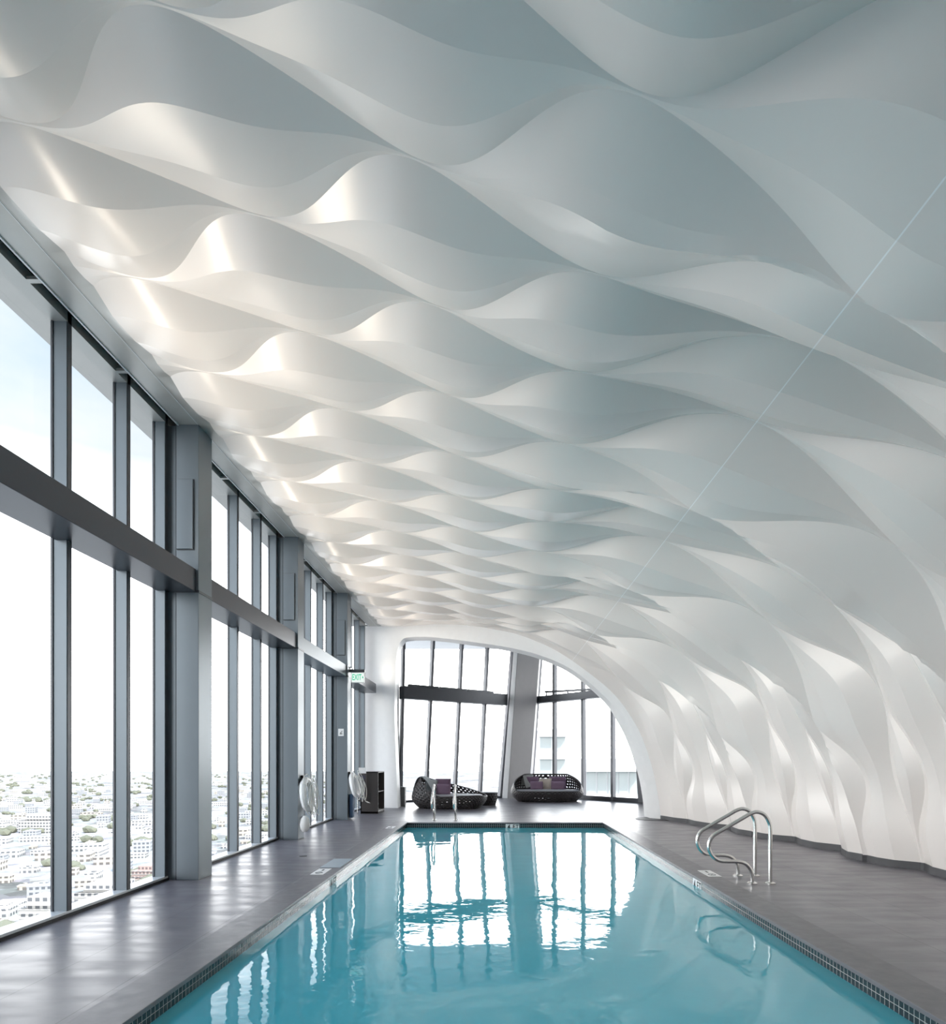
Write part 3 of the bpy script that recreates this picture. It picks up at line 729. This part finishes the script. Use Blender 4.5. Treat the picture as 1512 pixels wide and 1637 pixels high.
# wide sofa
def rim_sofa(th):
    s = math.sin(th); a = .5+.5*s      # 1 at back, 0 at front
    return .37+.60*(max(0, min(1, (a-.22)/.62))**.75 if a > .22 else 0)
S2 = Vector((1.88, 23.55, 0))
pod('pod_sofa', 'wide oval woven sofa with grey seat and five pillows under the right lounge window', 'sofa', S2, 0, 1.31, .80, rim_sofa, 58, 9, 2.5, True, (.28, .425))
def P2o(x, y, z): return S2+Vector((x, y, z))
put_pillow('plum pillow at the left back of the wide sofa, half hidden under the grey throw', 'pillow', P2o(-.50, .32, .66), (-.25, 0, .1), .46, .46, .16, M['purple'])
put_pillow('plum pillow leaning in front at the left of the wide sofa', 'pillow', P2o(-.38, -.02, .56), (-.2, 0, -.03), .46, .32, .15, M['purple2'])
put_pillow('beige pillow in the middle of the wide sofa', 'pillow', P2o(-.04, .18, .61), (-.25, 0, 0), .46, .44, .16, M['beige'])
put_pillow('large plum pillow at the right back of the wide sofa', 'pillow', P2o(.42, .30, .64), (-.25, 0, -.08), .62, .50, .18, M['purple'])
put_pillow('plum pillow leaning in front at the right of the wide sofa', 'pillow', P2o(.40, .0, .56), (-.2, .05, .05), .50, .32, .15, M['purple2'])
def cloth(name, label, pts_rows, m):
    """rows of points -> draped cloth with thickness"""
    v = []; f = []; rows = [catmull([Vector(p) for p in r], 5) for r in pts_rows]
    nr, ncol = len(rows), len(rows[0])
    # refine across
    cols_ = [catmull([rows[r][c] for r in range(nr)], 4) for c in range(ncol)]
    nr2 = len(cols_[0])
    for r in range(nr2):
        for c in range(ncol): v.append(cols_[c][r]+Vector((0, 0, .004*math.sin(c*1.3)*math.sin(r*.6))))
    for r in range(nr2-1):
        for c in range(ncol-1): f.append((r*ncol+c, r*ncol+c+1, (r+1)*ncol+c+1, (r+1)*ncol+c))
    o = mesh_obj(name, v, f, m, None, True); sd = o.modifiers.new('solid', 'SOLIDIFY'); sd.thickness = .014; sd.offset = 0
    return tag(o, label, 'throw')
b2 = S2
cloth('throw_blanket', 'grey wool throw hanging over the left back of the wide sofa', [
    [P2o(-.93, .52, .55), P2o(-.90, .44, .88), P2o(-.86, .36, .90), P2o(-.82, .20, .70), P2o(-.76, .08, .46)],
    [P2o(-.66, .60, .58), P2o(-.65, .52, .92), P2o(-.63, .44, .93), P2o(-.60, .30, .74), P2o(-.58, .16, .50)],
    [P2o(-.50, .62, .60), P2o(-.50, .56, .95), P2o(-.50, .48, .95), P2o(-.48, .36, .78), P2o(-.46, .2, .56)]], M['throw'])
# chaise pod on the left
def rim_ch(th):
    # back (PI/2) and left (PI) high, right and front right low
    a = (1-math.cos(th-0))/2           # 0 at +x end, 1 at -x end
    h = .36+.60*(a**.85)
    fr = max(0, -math.sin(th))          # front
    h -= .46*fr*max(0, min(1, (1-a)*2.2))*a*1.4
    if fr > 0 and a < .55: h = min(h, .40+.5*max(0, (a-.30)/.25)*.45)
    return max(.36, h)
S1 = Vector((-1.45, 20.25, 0))
pod('pod_chaise', 'teardrop woven chaise with high perforated back left of the pool end', 'sofa', S1, -.12, 1.18, .80, rim_ch, 52, 9, 2.2, True, (.28, .425))
def P1o(x, y, z): return S1+Vector((x, y, z))
put_pillow('large plum pillow upright against the back of the chaise', 'pillow', P1o(-.22, .20, .68), (-.22, 0, -.15), .50, .46, .17, M['purple'])
put_pillow('plum pillow leaning in front on the chaise', 'pillow', P1o(-.18, -.10, .57), (-.2, .05, -.1), .46, .36, .15, M['purple2'])
put_pillow('pale grey pillow at the left of the chaise', 'pillow', P1o(-.58, .05, .68), (-.25, .15, .35), .42, .42, .15, M['throwlt'])
cloth('throw_blanket', 'pale grey throw spilling over the high left end of the chaise', [
    [P1o(-1.12, -.15, .58), P1o(-1.03, -.12, .86), P1o(-.92, -.10, .97), P1o(-.78, -.12, .92), P1o(-.62, -.25, .74), P1o(-.50, -.42, .56)],
    [P1o(-1.08, .12, .62), P1o(-1.0, .12, .88), P1o(-.90, .12, .985), P1o(-.76, .08, .93), P1o(-.58, -.05, .80), P1o(-.42, -.25, .60)],
    [P1o(-.98, .36, .62), P1o(-.92, .33, .92), P1o(-.84, .30, .985), P1o(-.72, .25, .95), P1o(-.55, .12, .84), P1o(-.38, -.08, .66)]], M['throwlt'])
t, _ = pod('pod_ottoman', 'small round woven ottoman behind the tip of the chaise', 'ottoman', (-.30, 21.55, 0), 0, .36, .36, lambda th: .40, 22, 5, 2.0, True, (.33, .43))

# ------------------------------------------------------------------ life rings, signs, cabinet, bin
def life_ring(loc, ry, label, R, loose):
    t = thing('life_ring', label, 'life ring', loc, 0, None); t.rotation_euler = (0, ry, 0)
    def circ(R_, n=40, x=0.): return [(x, R_*math.cos(2*PI*i/n), R_*math.sin(2*PI*i/n)) for i in range(n)]
    MB().tube(circ(R), .062, 14, closed=True).obj('foam_ring', M['ring'], t, smooth=True)
    for k in range(4):
        a0 = PI/4+k*PI/2
        MB().tube([(0, R*math.cos(a0+d), R*math.sin(a0+d)) for d in (-.10, -.05, 0, .05, .10)], .066, 14).obj('band', M['plate'], t, smooth=True)
    pts = []
    for i in range(64):
        a = 2*PI*i/64; rr = R+.085+.03*abs(math.sin(2*(a-PI/4))); pts.append((.02, rr*math.cos(a), rr*math.sin(a)))
    MB().tube(pts, .008, 6, closed=True).obj('grab_rope', M['rope'], t, smooth=True)
    rnd = random.Random(3)
    loops = []
    for k in range(6):
        cx, cz, w, h = rnd.uniform(-.05, .05), rnd.uniform(-.12, .05), rnd.uniform(.10, .2), rnd.uniform(.22, .36)
        loops += [(.07+.02*k+loose*.06*math.sin(a)**2, cx+w*math.sin(a), cz+h*math.cos(a)) for a in np.linspace(0, 2*PI, 12)[:-1]]
    if loose: loops += [(.15, .05, -.40), (.28, .0, -.52), (.22, -.06, -.46)]
    MB().tube(catmull(loops, 4), .007, 6).obj('coiled_line', M['rope'], t, smooth=True)
    MB().box(-.09, -.03, -.05, .05, R-.06, R+.1).obj('bracket', M['black'], t)
    MB().box(-.09, .05, -.03, .03, R-.08, R-.055).obj('hook', M['black'], t)
    return t
life_ring((-3.60, 12.33, .84), -.10, 'white life ring with coiled line hanging on the middle window column', .275, 0)
life_ring((-3.56, 16.30, .86), -.22, 'white life ring with loose trailing rope hanging on the farthest window column', .265, 1)
o = MB().lathe([(.03, .30), (.075, .24), (.095, .14), (.085, .05), (.045, 0)][::-1], 20).obj('float_bag', M['towel'], smooth=True); o.location = (-3.60, 12.17, .15); tag(o, 'small white throw bag hanging below the nearer life ring', 'bag')
o = MB().box(-.03, .03, -.03, .03, 0, .12).obj('wall_hook', M['black'], bevel=.008); o.location = (-3.675, 12.40, .30); tag(o, 'small black hook block below the nearer life ring', 'hook')
t = thing('pole_holder', 'dark blue cover below the farther life ring on the column', 'cover', (-3.69, 16.35, .04)); MB().box(0, .09, -.1, .1, 0, .60).obj('body', M['bluehose'], t, bevel=.02)
# small white notice on the farthest column
t = thing('notice_plate', 'small white notice on the face of the farthest window column', 'sign', (-3.87, 16.15, 2.10)); MB().box(-.07, .07, -.012, -.001, 0, .185).obj('plate', M['plate'], t, bevel=.004)
m = MB().box(-.035, .035, -.0145, -.012, .045, .06); m.box(-.02, -.005, -.0145, -.012, .06, .10); m.box(.01, .022, -.0145, -.012, .06, .125); m.box(.022, .036, -.0145, -.012, .115, .13); m.obj('pictogram', M['ink'], t)
# exit sign
t = thing('exit_sign', 'lit white exit sign with green letters on an arm from the farthest window column', 'exit sign', (-3.50, 16.38, 3.60))
MB().box(-.165, .165, -.02, .02, -.14, .13).obj('housing', M['plate'], t)
MB().box(-.155, .155, -.023, -.020, -.125, .115).obj('lit_face', M['exitface'], t)
for c_, x_ in (('E', -.112), ('X', -.042), ('I', .012), ('T', .062)):
    text_mesh('letter', c_, .215, M['exitgreen'], t, (x_, -.026, -.005), (PI/2, 0, 0), sx=.55)
m = MB().add([(.115, -.027, .035), (.115, -.027, -.035), (.15, -.027, 0)], [(0, 1, 2)]); m.obj('arrow', M['exitgreen'], t)
MB().box(-.24, .18, -.03, .03, .13, .20).obj('top_rail', M['alu_dark'], t)
MB().tube([(-.22, 0, .165), (-.20, 0, .26), (-.13, 0, .26), (-.13, 0, .2)], .012, 8).obj('bracket', M['alu_dark'], t)
# towel cabinet
cx0, cx1, cy0, cy1, ch_ = -3.76, -3.27, 17.95, 18.95, 1.17
t = thing('towel_cabinet', 'dark bronze towel cabinet with open shelves facing the pool by the white end wall', 'cabinet', (cx0, cy0, 0))
W_, D_ = cx1-cx0, cy1-cy0
m = MB(); m.box(0, W_, 0, .03, 0, ch_); m.box(0, W_, D_-.03, D_, 0, ch_); m.box(0, .03, 0, D_, 0, ch_); m.box(0, W_, 0, D_, ch_-.03, ch_); m.box(0, W_, 0, D_, .02, .06)
m.obj('carcass', M['brown'], t)
MB().box(.03, W_-.005, .03, D_-.03, .60, .62).obj('shelf', M['alu_dark'], t)
MB().box(.03, W_-.003, .03, D_-.03, .06, .075).obj('bottom_shelf', M['plate'], t)
for zz, nn_ in ((.078, 4), (.622, 4)):
    for i in range(nn_):
        m = MB().tube([(0, 0, 0), (.30, 0, 0)], .062, 14); o = m.obj('rolled_towel', M['towel'], smooth=True)
        o.location = (cx0+.14, cy0+.12+.135*(i % 2), zz+.064+.118*(i//2)); tag(o, 'rolled white towel on the %s shelf of the cabinet, %s' % ('lower' if zz < .3 else 'upper', ['bottom near', 'bottom far', 'top near', 'top far'][i]), 'towel', 'rolled towels in the cabinet')
# rules board
t = thing('rules_board', 'narrow white topped notice board with navy text standing against the towel cabinet', 'sign', (-3.68, 17.80, 0))
MB().tube([(-.13, 0, 0), (-.13, 0, 1.05)], .012, 8).obj('post', M['steel'], t)
MB().box(-.10, .105, -.012, .012, .36, 1.29).obj('board', M['plate'], t)
MB().box(-.10, .108, -.014, -.012, .36, 1.13).obj('printed_field', M['brown'], t)
m = MB()
for i in range(14): m.box(-.085, .09-.02*(i % 3), -.017, -.014, .42+i*.048, .442+i*.048)
m.obj('text_lines', M['navy'], t)
# bin
o = MB().box(-.09, .09, -.15, .15, 0, .63).obj('waste_bin', M['binm'], bevel=.012); o.location = (-3.02, 20.95, 0); tag(o, 'slim dark grey waste bin beside the left foot of the arch', 'bin')
# drain disc on deck
o = MB().lathe([(.06, 0), (.06, .004), (.02, .005)], 20).obj('floor_drain', M['disc']); o.location = (-3.0, 10.05, .001); tag(o, 'small round floor drain in the deck by the second window bay', 'drain')

# ------------------------------------------------------------------ the city far below
GZ = -165.0
def mat_city():
    m, N, L, B = nodes_of('city_ground')
    tc = N.new('ShaderNodeTexCoord')
    n = N.new('ShaderNodeTexNoise'); n.inputs['Scale'].default_value = .0045; n.inputs['Detail'].default_value = 12; n.inputs['Roughness'].default_value = .78
    L.new(tc.outputs['Object'], n.inputs['Vector'])
    cr = N.new('ShaderNodeValToRGB'); e = cr.color_ramp.elements
    e[0].position = .40; e[0].color = (.13, .14, .12, 1); e[1].position = .54; e[1].color = (.32, .31, .29, 1)
    a = e.new(.47); a.color = (.21, .215, .18, 1); a = e.new(.66); a.color = (.38, .375, .37, 1)
    L.new(n.outputs['Fac'], cr.inputs[0])
    vo = N.new('ShaderNodeTexVoronoi'); vo.inputs['Scale'].default_value = .035; L.new(tc.outputs['Object'], vo.inputs['Vector'])
    mx = N.new('ShaderNodeMixRGB'); mx.blend_type = 'OVERLAY'; mx.inputs[0].default_value = .45; L.new(cr.outputs[0], mx.inputs[1]); L.new(vo.outputs['Color'], mx.inputs[2])
    hs = N.new('ShaderNodeHueSaturation'); hs.inputs['Saturation'].default_value = .14; hs.inputs['Value'].default_value = 1.0; L.new(mx.outputs[0], hs.inputs['Color'])
    L.new(hs.outputs[0], B.inputs['Base Color']); B.inputs['Roughness'].default_value = .95; B.inputs['Specular IOR Level'].default_value = 0
    return m
o = mesh_obj('city_ground', [(-14000, -9000, GZ), (9000, -9000, GZ), (9000, 9500, GZ), (-14000, 9500, GZ)], [(0, 1, 2, 3)], mat_city())
tag(o, 'hazy sunlit city plain far below the windows', 'ground', kind='structure')
def mat_bld(name, wall, win, sx, sz):
    m, N, L, B = nodes_of(name)
    tc = N.new('ShaderNodeTexCoord'); sep = N.new('ShaderNodeSeparateXYZ'); L.new(tc.outputs['Object'], sep.inputs[0])
    s = N.new('ShaderNodeMath'); s.operation = 'ADD'; L.new(sep.outputs['X'], s.inputs[0]); L.new(sep.outputs['Y'], s.inputs[1])
    def g(sock, per, duty):
        a = N.new('ShaderNodeMath'); a.operation = 'ADD'; a.inputs[1].default_value = per*500; L.new(sock, a.inputs[0])
        b_ = N.new('ShaderNodeMath'); b_.operation = 'MODULO'; b_.inputs[1].default_value = per; L.new(a.outputs[0], b_.inputs[0])
        c = N.new('ShaderNodeMath'); c.operation = 'LESS_THAN'; c.inputs[1].default_value = per*duty; L.new(b_.outputs[0], c.inputs[0]); return c.outputs[0]
    a = g(s.outputs[0], sx, .6); b_ = g(sep.outputs['Z'], sz, .5)
    mu = N.new('ShaderNodeMath'); mu.operation = 'MULTIPLY'; L.new(a, mu.inputs[0]); L.new(b_, mu.inputs[1])
    ge = N.new('ShaderNodeNewGeometry'); sp = N.new('ShaderNodeSeparateXYZ'); L.new(ge.outputs['Normal'], sp.inputs[0])
    lt = N.new('ShaderNodeMath'); lt.operation = 'LESS_THAN'; lt.inputs[1].default_value = .5; L.new(sp.outputs['Z'], lt.inputs[0])
    mu2 = N.new('ShaderNodeMath'); mu2.operation = 'MULTIPLY'; L.new(mu.outputs[0], mu2.inputs[0]); L.new(lt.outputs[0], mu2.inputs[1])
    mx = N.new('ShaderNodeMixRGB'); mx.inputs[1].default_value = (*wall, 1); mx.inputs[2].default_value = (*win, 1); L.new(mu2.outputs[0], mx.inputs[0])
    L.new(mx.outputs[0], B.inputs['Base Color']); B.inputs['Roughness'].default_value = .9; B.inputs['Specular IOR Level'].default_value = .1
    return m
bm_ = [mat_bld('pale_block_facade', (.42, .41, .40), (.12, .125, .135), 7, 7), mat_bld('cream_block_facade', (.40, .37, .33), (.14, .13, .125), 9, 8), mat_bld('grey_block_facade', (.30, .305, .32), (.11, .12, .135), 6, 6)]
protos = []
for i, (a, b_, h) in enumerate(((22, 14, 8), (34, 18, 11), (26, 26, 16), (60, 30, 9), (18, 12, 6))):
    m = MB().box(-a/2, a/2, -b_/2, b_/2, 0, h); m.box(-a*.2, a*.05, -b_*.2, b_*.2, h, h+3); m.box(-a/2-.4, a/2+.4, -b_/2-.4, b_/2+.4, h-.8, h+.6)
    me = bpy.data.meshes.new('city_building'); me.from_pydata(m.v, [], m.f); me.materials.append(bm_[i % 3]); protos.append(me)
rnd = random.Random(11)
def city_spot():
    px = rnd.uniform(-20, 575); py = CY+24+(300-24)*(rnd.random()**1.35)
    Y = -GZ*F/(py-CY); return (px-CX)*Y/F, Y
spots = []
while len(spots) < 1500:
    spots.append(city_spot())
spots.sort(key=lambda p: p[1])
BIG = [((px-CX)*-GZ/(py-CY), -GZ*F/(py-CY)+20) for px, py in ((54, 1331), (234, 1410), (57, 1500), (150, 1462))]
spots = [p for p in spots if all((p[0]-a)**2+(p[1]-b_)**2 > 75**2 for a, b_ in BIG)]
near, rest = [], []
for p in spots:
    if len(near) < 300 and all((p[0]-a)**2+(p[1]-b_)**2 > 62**2 for a, b_ in near): near.append(p)
    else: rest.append(p)
rest = [p for p in rest if all((p[0]-a)**2+(p[1]-b_)**2 > 58**2 for a, b_ in near)]
for i, (x, y) in enumerate(near):
    o = bpy.data.objects.new('city_building', rnd.choice(protos)); o.location = (x, y, GZ); o.rotation_euler.z = rnd.choice((.3, .3+PI/2))+rnd.uniform(-.05, .05)
    s = rnd.uniform(.75, 1.15); o.scale = (s, s, s); C.objects.link(o); tag(o, 'low pale building in the hazy city below the window wall', 'building', 'low buildings of the city below')
big = MB()
for x, y in rest:
    a, b_, h = rnd.uniform(16, 60), rnd.uniform(12, 30), rnd.uniform(6, 18); r = .3; c, s = math.cos(r), math.sin(r)
    base = [(x+u*c-w_*s, y+u*s+w_*c) for u, w_ in ((-a/2, -b_/2), (a/2, -b_/2), (a/2, b_/2), (-a/2, b_/2))]
    big.hexa([(p[0], p[1], GZ) for p in base], [(p[0], p[1], GZ+h) for p in base])
o = big.obj('city_blocks', bm_[0]); tag(o, 'countless tiny pale buildings fading towards the horizon', 'buildings', kind='stuff')
# tree masses
tr = MB()
ico = bmesh.new(); bmesh.ops.create_icosphere(ico, subdivisions=1, radius=1); iv = [v.co.copy() for v in ico.verts]; iff = [[v.index for v in f.verts] for f in ico.faces]; ico.free()
for i in range(1400):
    x, y = city_spot()
    if any((x-a)**2+(y-b_)**2 < 50**2 for a, b_ in near): continue
    nclump = 1 if rnd.random() < .5 else 3
    for j in range(nclump):
        s = rnd.uniform(6, 14); ox, oy = rnd.uniform(-22, 22)*(j > 0), rnd.uniform(-10, 10)*(j > 0)
        tr.add([(x+ox+v.x*s*rnd.uniform(.85, 1.2), y+oy+v.y*s*rnd.uniform(.85, 1.2), GZ+s*.5+v.z*s*.7) for v in iv], iff)
o = tr.obj('city_trees', mat('city_foliage', (.15, .155, .12), .95, 0, 0, (.02, .35))); tag(o, 'scattered tree crowns among the city streets', 'trees', kind='stuff')
# recognisable mid-rise blocks
def midrise(px0, px1, py_top, py_base, depth, label, m, steps=1, rz=0):
    Y = -(GZ)*F/(py_base-CY); x0 = (px0-CX)*Y/F; x1 = (px1-CX)*Y/F; h = (py_base-py_top)*Y/F
    t = thing('apartment_block', label, 'building', ((x0+x1)/2, Y, GZ), rz)
    w_ = x1-x0
    MB().box(-w_/2, w_/2, 0, depth, 0, h*.72).obj('podium', m, t)
    MB().box(-w_*.32, w_/2, depth*.1, depth, h*.72, h).obj('upper_storeys', m, t)
    fl_ = MB()
    k = int(h/4)
    for i in range(1, k): fl_.box(-w_/2-.8, w_/2+.8, -.9, depth*.3, i*4-.25, i*4+.25)
    fl_.obj('floor_slabs', bm_[0], t)
    return t
midrise(30, 78, 1303, 1331, 40, 'stepped pale apartment block in the nearest window bay, mid distance', bm_[0])
midrise(210, 258, 1383, 1410, 30, 'reddish banded low block seen low in the third pane', mat_bld('reddish_block_facade', (.36, .28, .26), (.15, .12, .12), 5, 6))
midrise(30, 85, 1432, 1500, 25, 'white block with balconies low in the nearest pane', bm_[0])
midrise(118, 182, 1413, 1462, 40, 'large flat roofed white building low in the second pane', bm_[0])
# neighbouring towers seen from the lounge
def tower(px0, px1, Y, py_top, label, rows, colsn):
    x0 = (px0-CX)*Y/F; x1 = (px1-CX)*Y/F; zt = EYE+(CY-py_top)*Y/F
    t = thing('tower', label, 'building', ((x0+x1)/2, Y, -40)); w_ = x1-x0; h = zt+40
    MB().box(-w_/2, w_/2, .6, 12, 0, h).obj('core', M['tower'], t)
    n = 0; z = h
    for i in range(rows):
        fh = 3.3
        MB().box(-w_/2-.2, w_/2+.2, -.5, .6, z-1.1, z).obj('spandrel', M['tower'], t)
        for c in range(colsn):
            a = -w_/2+w_*(c+.08)/colsn; b_ = -w_/2+w_*(c+.92)/colsn
            MB().box(a, b_, .5, .59, z-fh+.05, z-1.15).obj('window_pane', M['towerwin'], t)
        z -= fh
    return t
M['tower'] = mat('pale_tower_concrete', (.6, .61, .62), .9, 0, .1, (1, .02))
M['towerwin'] = mat('pale_tower_glass', (.30, .33, .33), .5)
tower(938, 1024, 55, 1213, 'neighbouring white tower with wide windows behind the right lounge glazing', 3, 5)
tower(862, 905, 95, 1166, 'faint pale tower behind the right lounge glazing, beyond the sofa', 4, 2)
# lattice of a tower crane on the neighbouring roof
t = thing('tower_crane', 'thin pale crane lattice rising from the white tower roof', 'crane', at(975, 1213, 58))
m = MB(); s = .6; h = 3.0
for (x, y) in ((-s, -s), (s, -s), (s, s), (-s, s)): m.tube([(x, y, 0), (x, y, h)], .03, 5)
for i in range(4):
    z0, z1 = i*h/4, (i+1)*h/4; m.tube([(-s, -s, z0), (s, -s, z1)], .02, 5); m.tube([(s, -s, z0), (-s, -s, z1)], .02, 5)
m.obj('mast', mat('pale_lattice', (.6, .6, .6), .6), t)
